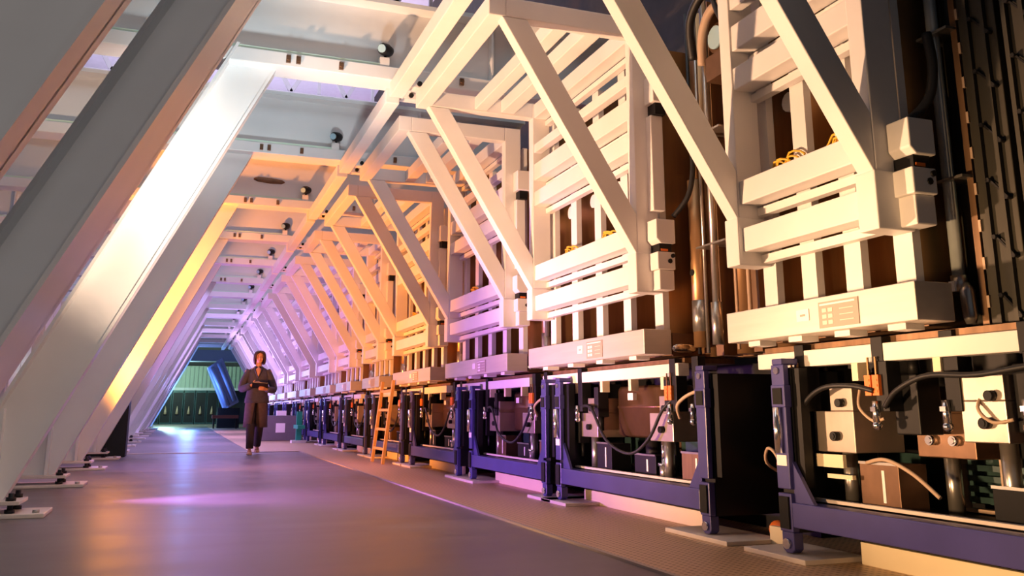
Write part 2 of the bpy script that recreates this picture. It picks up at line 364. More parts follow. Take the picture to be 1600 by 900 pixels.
# slab amplifier cassettes behind the frames
def cassette(i, y0, y1):
    t = thing('amplifier_cassette', f'bronze panelled amplifier cassette with white mullions behind the {ORD[i]} bracket frame', 'amplifier', (3.1, y0, 1.06), 'amplifier cassettes on the right bank')
    n = 4 if y1 - y0 > 1.7 else 3
    MB().box(3.38, 3.42, y0, y1, 1.22, 3.2).build('back_panel', 'brown_metal', t)
    MB().box(2.99, 3.40, y0 + 0.02, y1, 1.06, 1.20).build('sill', 'brown_metal', t)
    L = (y1 - y0)
    for k in range(n + 1):
        y = y0 + 0.06 + (L - 0.12) * k / n
        MB().box(2.93, 2.975, y - 0.055, y + 0.055, 1.222, 3.2).build('mullion', 'white_paint', t)
        MB().box(2.975, 3.38, y - 0.04, y + 0.04, 1.20, 3.2).build('divider', 'bronze', t)
        if k < n:
            yc = y + (L - 0.12) / n * 0.5
            MB().box(3.30, 3.38, yc - 0.05, yc + 0.05, 1.20, 2.4).build('inner_rib', 'brown_metal', t)
            if i < 6:
                MB().cyl((3.0, yc, 2.36), (3.36, yc, 2.36), 0.055, 12).build('lamp_tube', 'white_paint', t)
                MB().box(2.985, 3.37, yc - 0.1, yc + 0.1, 2.02, 2.03) if False else None
for i, (a, b) in enumerate(MODS): cassette(i, a + 0.02, b - 0.02)

# stainless tray boxes
def tray(i, y0, y1):
    t = thing('tray_box', f'long {("stainless" if i<2 else "lilac-lit steel")} tray box under the {ORD[i]} bracket frame, label plate on its front', 'box', (2.75, y0, 1.06), 'tray boxes on the right bank')
    MB().box(2.75, 2.95, y0, y1, 1.06, 1.22).build('body', 'tray_steel', t, 0.004)
    if i < 8:
        c = y0 + (y1 - y0) * (0.36 if i else 0.34)
        lp = MB().box(2.746, 2.75, c - 0.13, c + 0.13, 1.075, 1.195).build('name_plate', 'label_tan', t)
        if i < 4:
            m = MB(); m.box(2.7445, 2.746, c - 0.11, c + 0.12, 1.178, 1.186)
            m.build('heading', 'label_white', lp)
            for r in range(3):
                for q in range(2): MB().box(2.7445, 2.746, c + 0.035 + q * 0.04, c + 0.065 + q * 0.04, 1.09 + r * 0.028, 1.108 + r * 0.028).build('print_block', 'label_white' if i else 'pale_plate', lp)
                MB().box(2.7445, 2.746, c - 0.10, c - 0.01, 1.10 + r * 0.026, 1.104 + r * 0.026).build('print_line', 'pale_plate', lp)
        st = MB().box(2.746, 2.75, c + 0.20, c + 0.29, 1.12, 1.175).build('sticker', 'label_white', t)
        if i < 2: MB().box(2.7447, 2.746, c + 0.225, c + 0.262, 1.142, 1.152).build('print', 'label_tan', st)
        # oval lamp on the near end
        m = MB(); ye = y0 - 0.012
        R = []
        for yy, sc in ((y0 + 0.002, 1.0), (y0 - 0.014, 1.0), (y0 - 0.02, 0.8)):
            R.append([(3.04 + sc * (0.055 * math.cos(a) + 0.035 * (1 if math.cos(a) > 0 else -1)), yy, 1.10 + sc * 0.03 * math.sin(a)) for a in [2 * math.pi * k / 20 + 0.01 for k in range(20)]])
        if i: m.rings(R).build('oval_cap', 'chrome', t)
        if i: MB().box(2.96, 3.16, y0 + 0.004, y0 + 0.012, 1.05, 1.20).build('end_block', 'brown_plate', t)
    n = 4 if i < 5 else 2
    for k in range(n):
        y = y0 + (y1 - y0) * (k + 0.5) / n
        MB().box(2.80, 2.90, y - 0.05, y + 0.05, 1.035, 1.06).build('foot_tab', 'white_paint', t)
for i, (a, b) in enumerate(TRAYS): tray(i, a, b)

# pale rail that runs beneath the trays
RAILS = [(-0.3, 4.05)] + [(a - 0.12, b + 0.1) for a, b in TRAYS[1:]]
for i, (a, b) in enumerate(RAILS):
    t = thing('support_rail', f'pale polished rail under the {ORD[i]} tray box, black brackets hanging below it', 'rail', (2.95, a, 0.93), 'rails under the tray boxes')
    MB().box(2.92, 3.00, a, b, 0.92, 1.0).build('bar', 'white_paint', t, 0.004)
    MB().box(2.97, 3.34, a, b, 1.0, 1.034).build('shelf', 'brown_metal', t)
    n = max(2, int((b - a) / 0.45))
    for k in range(n):
        y = a + (b - a) * (k + 0.5) / n
        MB().box(2.93, 2.99, y - 0.02, y + 0.02, 0.84, 0.92).build('hanger', 'cream_board', t)

# ------------------------------------------------------------------ blue trolleys
BAYS = [(1.30, 3.78), (4.40, 6.58), (6.78, 8.85), (9.25, 11.4), (11.85, 13.9), (14.4, 16.4), (16.9, 18.9), (19.4, 21.4), (21.9, 23.9), (24.4, 26.4), (26.9, 28.9), (29.4, 31.4), (31.9, 33.9)]
def trolley(i, y0, y1):
    near = i < 6; bv = 0.005 if near else 0
    t = thing('blue_trolley', f'dark blue square-tube trolley frame at floor level, {ORD[i]} on the right bank', 'trolley', (2.8, y0, 0), 'blue trolley frames')
    w = 0.10
    for j, y in enumerate((y0, y1 - w)):
        MB().box(2.80, 2.832, y, y + w, 0.33, 0.93).build('post', 'blue_paint', t, bv)
        MB().box(2.80, 2.84, y + (0.0), y + w, 0.13, 0.31).build('cross_tube', 'blue_paint', t, bv)
        MB().box(2.79, 2.80, y + 0.015, y + w - 0.015, 0.145, 0.295).build('tube_end', 'hole_black', t)
        MB().box(2.795, 2.838, y - 0.004, y + w + 0.004, 0.72, 0.83).build('upper_tube', 'blue_paint', t, bv)
        MB().box(2.79, 2.80, y + 0.015, y + w - 0.015, 0.735, 0.815).build('tube_end', 'hole_black', t)
        f = MB().prism([(y + 0.005, 0.13), (y + w - 0.005, 0.13), (y + w - 0.005, 0.05), (y + w - 0.03, 0.032), (y + 0.03, 0.032), (y + 0.005, 0.05)], 'x', 2.805, 2.86).build('foot', 'blue_paint', t, bv)
        MB().cyl((2.79, y + w / 2, 0.075), (2.806, y + w / 2, 0.075), 0.025, 10).build('foot_bolt', 'chrome', f)
        MB().box(2.84, 3.34, y - 0.006, y + w + 0.006, 0.13, 0.915).build('post_shade_block', 'black_metal', t)  # black block painting the unlit side of the blue post
        # black strip painting the shade beside the post; post hardware
        yy = y - 0.06 if j == 0 else y - 0.055
        if i < 8:
            MB().box(2.85, 2.90, yy, y - 0.006, 0.34, 0.91).build('shade_strip', 'black_metal', t)
            if j == 1: MB().cyl((2.785, y + 0.05, 0.50), (2.785, y + 0.05, 0.72), 0.022, 12).build('gas_strut', 'chrome', t)
            if j == 1: MB().box(2.796, 2.80, y + 0.012, y + w - 0.012, 0.44, 0.49).build('tag', 'label_white', t)
        MB().box(2.80, 2.90, y + 0.01, y + w - 0.01, 0.93, 0.96).build('cap', 'blue_paint', t, bv)
        MB().cyl((2.79, y + w / 2, 0.90), (2.80, y + w / 2, 0.90), 0.018, 8).build('cap_bolt', 'chrome', t)
        yg = y + w if j == 0 else y
        sg = 1 if j == 0 else -1
        MB().prism([(yg, 0.27), (yg + sg * 0.14, 0.27), (yg, 0.46)], 'x', 2.82, 2.84).build('gusset', 'blue_paint', t)
    MB().box(2.80, 2.90, y0 + w, y1 - w, 0.155, 0.27).build('bottom_rail', 'blue_paint', t, bv)
    MB().box(2.95, 3.30, y0 + w, y1 - w, 0.16, 0.262).build('deck', 'black_metal', t)
    MB().box(2.92, 2.95, y0 + w, y1 - w, 0.275, 0.29).build('edge_strip', 'pale_plate', t)
    # floor pads that the trolley feet stand on
    for j, y in enumerate((y0, y1 - w)):
        a, b = (y - 0.22, y + 0.27) if i else (y - 0.15, y + 0.33)
        if i == 0 and j == 0: continue
        if i == 1 and j == 0: a, b = 4.16, 4.80
        s = 'near' if j == 0 else 'far'
        p = MB().box(2.74, 3.10, a, b, 0.006, 0.03).build('floor_pad', 'pale_plate', None, 0.004)
        tag(p, f'flat pale steel floor pad under the {s} foot of the {ORD[i]} blue trolley', 'plate', 'floor pads under the trolleys')
    ka, kb = (y0 + 0.2, y1 - 0.30) if i == 0 else (y0 + 0.42, y1 - 0.05) if i == 1 else (y0 + 0.5, y1 - 0.2)
    k = MB().box(3.02, 3.05, ka, kb, 0.006, 0.105).build('kick_board', 'cream_board', None, 0.002)
    tag(k, f'cream kick board standing on the walkway under the {ORD[i]} blue trolley', 'board', 'kick boards under the trolleys')
for i, (a, b) in enumerate(BAYS): trolley(i, a, b)
tag(MB().box(3.02, 3.05, 4.02, 4.17, 0.006, 0.10).build('kick_board', 'cream_board', None, 0.002), 'short cream kick board between the nearest two blue trolleys', 'board', 'kick boards under the trolleys')

# ------------------------------------------------------------------ machinery inside the trolleys
def steel_box(ya, yb, z0, z1, x0, x1, label, neck=True, m='box_steel', bolts=1):
    t = thing('steel_box', label, 'box', (x0, ya, z0), 'bolted steel boxes in the trolleys')
    MB().box(x0, x1, ya, yb, z0, z0 + (z1 - z0) * 0.62).build('body', m, t, 0.004)
    MB().box(x0, x1, ya, ya + (yb - ya) * (0.55 if neck else 1), z0 + (z1 - z0) * 0.62, z1).build('neck', m, t, 0.004)
    for k in range(bolts):
        yc = ya + (yb - ya) * (0.42 if bolts == 1 else (0.3 + 0.4 * k))
        MB().cyl((x0 - 0.03, yc, z0 + 0.075), (x0, yc, z0 + 0.075), 0.022, 12).cyl((x0 - 0.034, yc, z0 + 0.075), (x0 - 0.03, yc, z0 + 0.075), 0.014, 10).build('bolt', 'chrome' if bolts > 1 else 'black_metal', t)
    MB().cyl((x0 - 0.03, ya + (yb - ya) * 0.25, z1 - 0.08), (x0, ya + (yb - ya) * 0.25, z1 - 0.08), 0.02, 12).build('bolt', 'black_metal', t)
    # the leg it stands on
    MB().cyl(((x0 + x1) / 2 - 0.06, (ya + yb) / 2, 0.262), ((x0 + x1) / 2 - 0.06, (ya + yb) / 2, z0), 0.035, 12).build('pedestal', 'pipe_steel', t)
    return t
def clamp_bracket(y, x, label, zt=0.93, clip=True):
    t = thing('hanging_clamp', label, 'clamp', (x, y, 0.6), 'black clamps hanging from the rails')
    MB().box(x - 0.02, x + 0.06, y - 0.055, y + 0.02, 0.70, zt - 0.01).box(x - 0.015, x + 0.04, y - 0.035, y + 0.035, zt - 0.02, zt + 0.10).build('body', 'black_metal', t, 0.003)
    if clip:
        for dy in (0.0, 0.048):
            m = MB().box(x - 0.038, x - 0.02, y - 0.02 + dy, y + 0.018 + dy, 0.77, 0.86)
            for r in range(3): m.box(x - 0.041, x - 0.038, y - 0.014 + dy, y + 0.012 + dy, 0.783 + r * 0.025, 0.793 + r * 0.025)
            m.build('orange_clip', 'orange_plastic', t)
            MB().box(x - 0.03, x - 0.022, y - 0.004 + dy, y + 0.004 + dy, 0.86, 0.94).build('blade', 'bronze', t)
    MB().cyl((x - 0.03, y + 0.015, 0.64), (x - 0.03, y + 0.015, 0.745), 0.017, 10).ball((x - 0.03, y + 0.015, 0.64), 0.022, 8, 6).box(x - 0.05, x - 0.03, y + 0.0, y + 0.03, 0.70, 0.72).build('connector', 'chrome', t)
    return t
def hose(name, pts, r, m, label, cat='hose', grp=None, seg=8):
    return tag(MB().sweep(smooth(pts), r, seg).build(name, m), label, cat, grp)
def elec_box(y0, y1, x, z0, z1, m, label):
    t = thing('control_module', label, 'box', (x, y0, z0), 'small modules on the trolley decks')
    MB().box(x, x + 0.16, y0, y1, z0, z1).build('case', m, t, 0.003)
    MB().box(x - 0.003, x, y0 + (y1 - y0) * 0.35, y0 + (y1 - y0) * 0.42, z0 + 0.03, z1 - 0.03).build('slot', 'label_white', t)
    MB().box(x - 0.006, x, y0, y1, z1 - 0.006, z1 + 0.006).build('lid', 'pipe_steel', t)
    return t
bayname = [f'{o} blue trolley' for o in ORD]
for i, (y0, y1) in enumerate(BAYS):
    L = y1 - y0; bn = bayname[i]
    if i == 0:
        steel_box(3.38, 3.66, 0.51, 0.82, 2.95, 3.24, 'bright square steel box by the far post of the nearest blue trolley')
        steel_box(2.90, 3.22, 0.50, 0.81, 3.16, 3.34, 'brown steel box with pairs of shiny bolts in the nearest blue trolley', False, 'brown_plate', 2)
        steel_box(2.55, 2.76, 0.58, 0.84, 2.95, 3.3, 'bright narrow steel box at the right edge of the nearest blue trolley', False)
        steel_box(1.95, 2.35, 0.50, 0.84, 3.05, 3.3, 'brown steel box cut by the right edge in the nearest blue trolley', False, 'brown_plate', 2)
        cl = [(3.70, 2.93), (3.16, 2.93), (2.80, 2.96), (2.40, 2.93)]
    else:
        ya = y1 - (0.46 if i == 1 else 0.52)
        steel_box(ya, ya + 0.30, 0.51, 0.80, 2.95, 3.18, f'violet-tinted steel box near the far post of the {bn}')
        yb = y0 + 0.62 if i < 4 else y0 + 0.5
        steel_box(yb, yb + 0.30, 0.51, 0.80, 2.95, 3.18, f'violet-tinted steel box near the near post of the {bn}')
        # bronze vessel between them
        v = thing('bronze_vessel', f'rounded bronze vessel between the two steel boxes of the {bn}', 'tank', (3.25, (ya + yb) / 2, 0.52), 'bronze vessels in the trolleys')
        c = (ya + yb + 0.3) / 2; h = (ya - yb - 0.3) / 2 - 0.02
        R = []
        for z, s in ((0.52, 0.9), (0.535, 1), (0.72, 1), (0.725, 1.03), (0.74, 1.03), (0.745, 1), (0.86, 1), (0.88, 0.94)):
            R.append([(3.22 + s * 0.17 * math.copysign(abs(math.cos(a)) ** 0.6, math.cos(a)), c + s * h * math.copysign(abs(math.sin(a)) ** 0.6, math.sin(a)), z) for a in [2 * math.pi * k / 28 for k in range(28)]])
        MB().rings(R).build('body', 'bronze_vessel', v)
        MB().cyl((3.2, c, 0.262), (3.2, c, 0.52), 0.06, 12).build('pedestal', 'black_metal', v)
        if i < 7:
            MB().box(3.02, 3.06, c - 0.04, c + 0.04, 0.78, 0.83).build('lug', 'white_paint', v)
        cl = [(y1 - 0.22, 2.93), (y0 + 0.55, 2.93), (y0 + 0.28, 2.93)]
    for k, (y, x) in enumerate(cl):
        if i < 9: clamp_bracket(y, x, f'black hanging clamp {["closest to the far post","in the middle","towards the near post","closest to the near post"][k]} of the {bn}', clip=(i == 0 and k < 2) or (i > 0 and k == 1) or i > 2)
    # modules on the deck
    if i < 8:
        zz = 0.27
        elec_box(y0 + 0.3, y0 + 0.58, 2.98, zz, zz + 0.18, 'brown_metal', f'brown control module nearest the near post on the deck of the {bn}')
        elec_box(y0 + L * 0.45, y0 + L * 0.45 + 0.30, 3.02, zz, zz + 0.14, 'black_metal', f'black control module in the middle of the deck of the {bn}')
        elec_box(y1 - 0.62, y1 - 0.38, 2.98, zz, zz + 0.20, 'black_metal' if i % 2 else 'brown_plate', f'control module nearest the far post on the deck of the {bn}')
        j = thing('support_jack', f'upright chrome jack on the deck of the {bn}', 'jack', (2.98, y0 + L * 0.36, 0.27), 'chrome jacks on the trolley decks')
        yj = y0 + L * 0.38
        MB().cyl((3.0, yj, 0.262), (3.0, yj, 0.36), 0.034, 12).build('barrel', 'pipe_steel', j)
        MB().cyl((3.0, yj, 0.36), (3.0, yj, 0.52), 0.02, 12).build('rod', 'chrome', j)
        MB().cyl((3.0, yj, 0.35), (3.0, yj, 0.37), 0.045, 12).build('collar', 'chrome', j)
    if i == 0:
        hose('hose', [(2.90, 3.70, 0.64), (2.88, 3.63, 0.74), (2.87, 3.48, 0.81), (2.88, 3.3, 0.815), (2.89, 3.17, 0.79)], 0.012, 'black_rubber', 'black hose arching over the bright steel box of the nearest trolley', 'hose', 'black hoses')
        hose('hose', [(2.90, 3.12, 0.72), (2.88, 3.02, 0.79), (2.88, 2.85, 0.845), (2.88, 2.6, 0.84), (2.9, 2.3, 0.87), (2.9, 2.0, 0.86)], 0.012, 'black_rubber', 'long black hose crossing to the right edge over the brown bolted box', 'hose', 'black hoses')
        hose('hose', [(2.93, 3.30, 0.80), (2.90, 3.28, 0.72), (2.90, 3.20, 0.66), (2.91, 3.14, 0.67)], 0.007, 'tan_hose', 'thin looped lead below the second clamp of the nearest trolley')
        hose('hose', [(2.97, 3.34, 0.47), (2.95, 3.2, 0.49), (2.95, 3.05, 0.44), (2.96, 2.92, 0.35)], 0.009, 'tan_hose', 'tan hose curving down below the bright steel box of the nearest trolley')
        hose('hose', [(3.04, 2.68, 0.82), (2.93, 2.66, 0.72), (2.93, 2.60, 0.66), (2.95, 2.52, 0.67)], 0.007, 'tan_hose', 'thin looped lead on the narrow box at the right edge')
        for k, (ya, yb, z0, z1) in enumerate([(3.45, 3.64, 0.44, 0.50)]):
            tag(MB().box(2.93, 2.95, ya, yb, z0, z1).box(2.935, 2.955, ya - 0.05, ya + 0.12, z0 - 0.05, z0 - 0.03).build('valve_tag', 'cream_board'), 'cream tag plate under the bright steel box of the nearest trolley', 'plate')
        for k, (ya, yb, z0, z1) in enumerate([(3.02, 3.16, 0.60, 0.86), (3.66, 3.70, 0.40, 0.9), (2.42, 2.54, 0.62, 0.88)]):
            ac = thing('actuator', ['black actuator block between the bright steel box and the brown bolted box', 'slim black actuator beside the far post of the nearest blue trolley', 'black actuator block near the right edge of the nearest trolley'][k], 'actuator', (3.0, ya, z0), 'black actuators')
            MB().box(2.99, 3.12, ya, yb, z0, z1).build('housing', 'black_metal', ac, 0.006)
            MB().cyl((3.05, (ya + yb) / 2, z1), (3.05, (ya + yb) / 2, 0.93), 0.025, 10).build('stem', 'black_metal', ac)
        for k, (y, z) in enumerate([(2.50, 0.42), (2.75, 0.42), (3.0, 0.42)]):
            rb = thing('rack_bay', f'open rack bay with teal fins, {["nearest the right edge", "in the middle of three", "farthest of three"][k]}, below the brown box', 'rack', (3.3, y, 0.3), 'rack bays in the nearest trolley')
            MB().box(3.28, 3.32, y - 0.11, y - 0.10, 0.27, 0.50).box(3.28, 3.32, y + 0.10, y + 0.11, 0.27, 0.50).box(3.28, 3.32, y - 0.10, y + 0.10, 0.27, 0.285).build('frame', 'tan_hose', rb)
            for q in range(4): MB().box(3.30, 3.34, y - 0.09, y + 0.09, 0.31 + 0.045 * q, 0.335 + 0.045 * q).build('fin', 'teal_dark', rb)
    elif i < 8:
        c = y0 + L * 0.5
        hose('hose', [(2.92, y1 - 0.25, 0.74), (2.88, y1 - 0.5, 0.72), (2.88, c + 0.35, 0.50), (2.88, c, 0.42), (2.89, c - 0.25, 0.52), (2.90, c - 0.42, 0.70), (2.92, y0 + 0.55, 0.78)], 0.011, 'black_rubber', f'black hose sagging between the steel boxes of the {bn}', 'hose', 'black hoses')
        for k, (fy, z0, z1, hx) in enumerate([(0.78, 0.56, 0.88, 0.07), (0.30, 0.62, 0.90, 0.06), (0.93, 0.36, 0.70, 0.045)]):
            yy = y0 + L * fy
            vb = thing('valve_block', f'black valve block {["beside the farther steel box", "beside the nearer steel box", "low by the far post"][k]} of the {bn}', 'valve', (2.96, yy, z0), 'black valve blocks in the trolleys')
            MB().box(2.93, 3.02, yy - hx / 2, yy + hx / 2, z0 + 0.1, z1).build('housing', 'black_metal', vb, 0.004)
            MB().cyl((2.97, yy, z0), (2.97, yy, z0 + 0.1), hx * 0.32, 10).build('spout', 'pipe_steel' if k == 1 else 'black_metal', vb)
            MB().cyl((2.97, yy, z1), (2.97, yy, 0.925), 0.012, 8).build('stem', 'black_metal', vb)
        hose('hose', [(2.93, y0 + 0.50, 0.66), (2.87, y0 + 0.42, 0.74), (2.88, y0 + 0.3, 0.80), (2.93, y0 + 0.2, 0.83)], 0.011, 'tan_hose', f'short tan hose by the near post of the {bn}')
# machine bed at the back of the trolleys
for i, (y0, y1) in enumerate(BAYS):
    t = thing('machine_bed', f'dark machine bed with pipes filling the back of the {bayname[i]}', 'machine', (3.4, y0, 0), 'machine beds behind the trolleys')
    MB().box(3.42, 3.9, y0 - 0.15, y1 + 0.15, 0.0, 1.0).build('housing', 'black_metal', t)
    for k in range(5):
        y = y0 + (y1 - y0) * (k + 0.5) / 5
        MB().box(3.36, 3.42, y - 0.12, y + 0.12, 0.30, 0.50).build('panel', 'teal_dark', t)
        if i < 5:
            MB().cyl((3.39, y + 0.17, 0.27), (3.39, y + 0.17, 0.9), 0.018, 8).build('pipe', 'brown_plate', t)
    MB().cyl((3.37, y0, 0.60), (3.37, y1, 0.60), 0.02, 8).build('pipe', 'pipe_steel', t)

# ------------------------------------------------------------------ service risers in the gaps between frames
def riser(y0, y1, i, label, dark=False):
    m1, m2 = ('dark_olive_metal', 'dark_olive_metal') if dark else ('bronze', 'brown_metal')
    t = thing('service_riser', label, 'pipes', (3.1, y0, 1.04), 'service risers between the frames')
    MB().box(3.32, 3.42, y0, y1, 1.04, 3.44).build('back_plate', m2, t)
    g = y1 - y0
    n = max(2, int(g / 0.18))
    for k in range(n):
        y = y0 + g * (k + 0.5) / n
        if k % 2 == 0:
            MB().cyl((3.2, y, 1.04), (3.2, y, 3.4), 0.075 if g > 0.5 else 0.06, 16).build('duct', m1, t)
        else:
            MB().box(3.12, 3.26, y - 0.04, y + 0.04, 1.04, 3.4).build('channel', m2, t)
    yp = y0 + g * 0.62
    MB().cyl((3.06, yp, 1.22), (3.06, yp, 3.4), 0.024, 12).build('conduit', 'pipe_steel', t)
    MB().cyl((3.06, yp, 1.10), (3.06, yp, 1.36), 0.036, 12).build('coupling', 'pipe_steel', t)
    for q, (dy, mm, rr) in enumerate([(-0.20, 'tan_hose', 0.010), (0.16, 'pipe_steel', 0.012), (-0.33, 'tan_hose', 0.014), (0.26, 'black_rubber', 0.012)]):
        if y0 + 0.03 < yp + dy < y1 - 0.03: MB().cyl((3.07 + 0.02 * (q % 2), yp + dy, 1.06), (3.07 + 0.02 * (q % 2), yp + dy, 3.4), rr, 8).build('thin_pipe', mm, t)
    if not dark and g > 0.5:
        MB().cyl((3.10, y1 - 0.13, 1.10), (3.10, y1 - 0.13, 2.2), 0.055, 16).build('bronze_cylinder', 'bronze', t)
        MB().cyl((3.10, y1 - 0.13, 1.20), (3.10, y1 - 0.13, 1.40), 0.057, 16).build('bright_collar', 'pipe_steel', t)
        MB().cyl((3.042, y1 - 0.13, 1.58), (3.06, y1 - 0.13, 1.58), 0.022, 10).build('port', 'hole_black', t)
    for z in (1.72, 2.45): MB().box(3.03, 3.3, yp - 0.16, yp + 0.16, z, z + 0.012).build('pipe_clamp', 'pipe_steel', t)
    return t
for i in range(len(MODS) - 1):
    a = MODS[i][1] + 0.03; b = MODS[i + 1][0] - 0.03
    if i < 7: riser(a, b, i, f'bronze ducts and conduits rising between the {ORD[i]} and {ORD[i+1]} bracket frames')

# near right: dark wall of risers
t = thing('service_riser', 'dark risers with a pale conduit right beside the nearest bracket frame', 'pipes', (3.1, 2.6, 1.04), 'service risers between the frames')
MB().box(3.32, 3.42, 0.6, 2.86, 1.04, 3.44).build('back_plate', 'dark_olive_metal', t)
MB().cyl((3.22, 2.842, 1.04), (3.22, 2.842, 3.4), 0.045, 18).build('duct', 'dark_olive_metal', t)
MB().cyl((3.24, 2.76, 1.04), (3.24, 2.76, 3.6), 0.075, 18).build('duct', 'teal_dark', t)
MB().cyl((3.09, 2.83, 1.26), (3.09, 2.83, 3.44), 0.026, 14).build('conduit', 'conduit_grey', t)
MB().cyl((3.09, 2.83, 1.20), (3.09, 2.83, 1.27), 0.034, 12).build('coupling', 'pipe_steel', t)
MB().sweep([(3.09, 2.79, 1.06), (3.09, 2.79, 1.09), (3.09, 2.795, 1.20), (3.09, 2.80, 1.235)], [0.02, 0.030, 0.032, 0.015], 12).build('sight_glass', 'pipe_steel', t)
MB().box(3.05, 3.06, 2.82, 2.85, 1.20, 1.245).build('tag', 'label_white', t)
for z in (1.68, 2.36): MB().box(3.05, 3.3, 2.72, 2.89, z, z + 0.012).build('pipe_clamp', 'pipe_steel', t)
for k, y in enumerate((2.735, 2.69)):
    MB().box(3.11, 3.24, y - 0.016, y + 0.016, 1.04, 3.6).build('angle_bar', 'brown_metal' if k == 0 else 'dark_olive_metal', t)
for k in range(14): MB().box(3.10, 3.11, 2.700, 2.712, 1.12 + 0.16 * k, 1.17 + 0.16 * k).build('rivet_strip', 'tan_hose', t)
for q, y in enumerate((2.585, 2.40, 2.215, 2.03)):
    pt = thing('bolted_panel', f'tall dark olive panel with black latches, {["first","second","third","fourth"][q]} from the pale conduit', 'panel', (3.1, y, 1.04), 'dark bolted panels at the right edge')
    MB().box(3.10, 3.14, y - 0.07, y + 0.07, 1.04, 3.6).build('sheet', 'dark_olive_metal', pt, 0.004)
    for yy in (y - 0.02, y + 0.06): MB().box(3.08, 3.10, yy - 0.010, yy + 0.010, 1.04, 3.6).build('rib', 'dark_olive_metal', pt)
    for k in range(6):
        z = 1.16 + 0.24 * k
        MB().cyl((3.07, y + 0.035, z), (3.10, y + 0.035, z), 0.010, 8).bar((3.085, y + 0.032, z), (3.085, y - 0.045, z - 0.09), (1, 0, 0), 0.008, 0.008).cyl((3.07, y - 0.045, z - 0.09), (3.10, y - 0.045, z - 0.09), 0.009, 8).build('latch', 'black_metal', pt)

# hoses and cables on the upper level
hose('hose', [(3.02, 2.80, 2.36), (3.02, 2.785, 2.2), (3.0, 2.80, 2.06), (2.95, 2.84, 1.98), (2.90, 2.87, 1.94)], 0.022, 'black_rubber', 'thick black hose curving into the white box on the nearest bracket frame', 'hose', 'upper black hoses')
hose('hose', [(3.04, 4.80, 2.6), (3.02, 4.76, 2.3), (3.0, 4.80, 2.08), (2.94, 4.90, 1.95)], 0.018, 'black_rubber', 'black hose curving into the white box on the second nearest bracket frame', 'hose', 'upper black hoses')
hose('hose', [(2.98, 4.45, 3.5), (2.97, 4.35, 3.2), (2.98, 4.25, 2.95), (3.0, 4.22, 2.5), (3.02, 4.2, 2.1)], 0.018, 'black_rubber', 'black cable hanging between the nearest two bracket frames', 'hose', 'upper black hoses')
hose('hose', [(3.05, 4.75, 3.0), (2.98, 4.66, 3.22), (2.98, 4.5, 3.35), (3.02, 4.3, 3.38), (3.1, 4.2, 3.3)], 0.03, 'black_rubber', 'thick black hose looping over the top between the nearest two frames', 'hose', 'upper black hoses')
hose('hose', [(3.02, 4.6, 2.9), (2.98, 4.52, 3.08), (2.98, 4.4, 3.2), (3.04, 4.25, 3.22)], 0.03, 'tan_hose', 'thick tan hose looping beside the black one near the top', 'hose', 'upper black hoses')
pm = thing('pump_motor', 'dark pump with a round end cap up between the nearest two bracket frames', 'pump', (3.05, 4.5, 2.9), None)
MB().cyl((3.02, 4.42, 3.02), (3.3, 4.42, 3.02), 0.10, 18).build('barrel', 'bronze_vessel', pm)
MB().cyl((3.0, 4.42, 3.02), (3.02, 4.42, 3.02), 0.075, 18).build('end_cap', 'lens_blue', pm)
MB().box(2.98, 3.3, 4.12, 4.5, 2.74, 2.90).build('shelf', 'brown_plate', pm)
MB().box(3.0, 3.2, 4.14, 4.28, 2.92, 3.12).build('terminal_box', 'orange_paint', pm)
MB().cyl((3.0, 4.30, 2.95), (3.06, 4.30, 2.95), 0.05, 12).build('valve', 'chrome', pm)
def coil(yc, z, n, label):
    m = MB()
    for k in range(n):
        y = yc + random.uniform(-0.09, 0.09); rr = random.uniform(0.03, 0.06); tl = random.uniform(-0.6, 0.6)
        pts = [(2.905 + 0.012 * math.sin(3 * a), y + rr * 1.5 * math.cos(a) + 0.0, z + 0.045 + rr * math.sin(a) * math.cos(tl)) for a in [2 * math.pi * q / 14 for q in range(15)]]
        m.sweep(pts, 0.006, 6, caps=False)
    tag(m.build('yellow_cable', 'yellow_cable'), label, 'cable', 'yellow cables on the frames')
for i, (a, b) in enumerate(MODS[:4]):
    w = b - a
    coil(a + w * 0.38, 1.93, 6, f'yellow cable bundle lying on the lower rail of the {ORD[i]} bracket frame, nearer one')
    coil(a + w * 0.74, 1.93, 5, f'yellow cable bundle lying on the lower rail of the {ORD[i]} bracket frame, farther one')

# between the two nearest trolleys: conduit and copper leads
hose('conduit', [(3.45, 4.45, 0.9), (3.15, 4.12, 0.76), (3.02, 3.95, 0.67), (2.95, 3.77, 0.56)], 0.032, 'tan_hose', 'fat tan conduit slanting behind the far post of the nearest blue trolley', 'pipe')
hose('lead_bundle', [(3.43, 4.3, 0.28), (3.12, 4.27, 0.40), (3.06, 4.2, 0.50), (3.06, 4.12, 0.46), (3.08, 4.1, 0.30)], 0.009, 'tan_hose', 'looped tan leads in the dark gap between the nearest two trolleys', 'cable')
hose('lead_bundle', [(3.43, 4.22, 0.28), (3.14, 4.19, 0.38), (3.08, 4.12, 0.45), (3.08, 4.02, 0.42), (3.1, 4.0, 0.3)], 0.008, 'orange_paint', 'looped orange leads in the dark gap between the nearest two trolleys', 'cable')
tag(MB().ball((3.16, 4.28, 0.06), (0.05, 0.06, 0.05)).ball((3.14, 4.18, 0.05), (0.05, 0.05, 0.04)).build('cable_plug', 'orange_plastic'), 'orange plugs lying on the floor pad between the nearest two trolleys', 'plug')

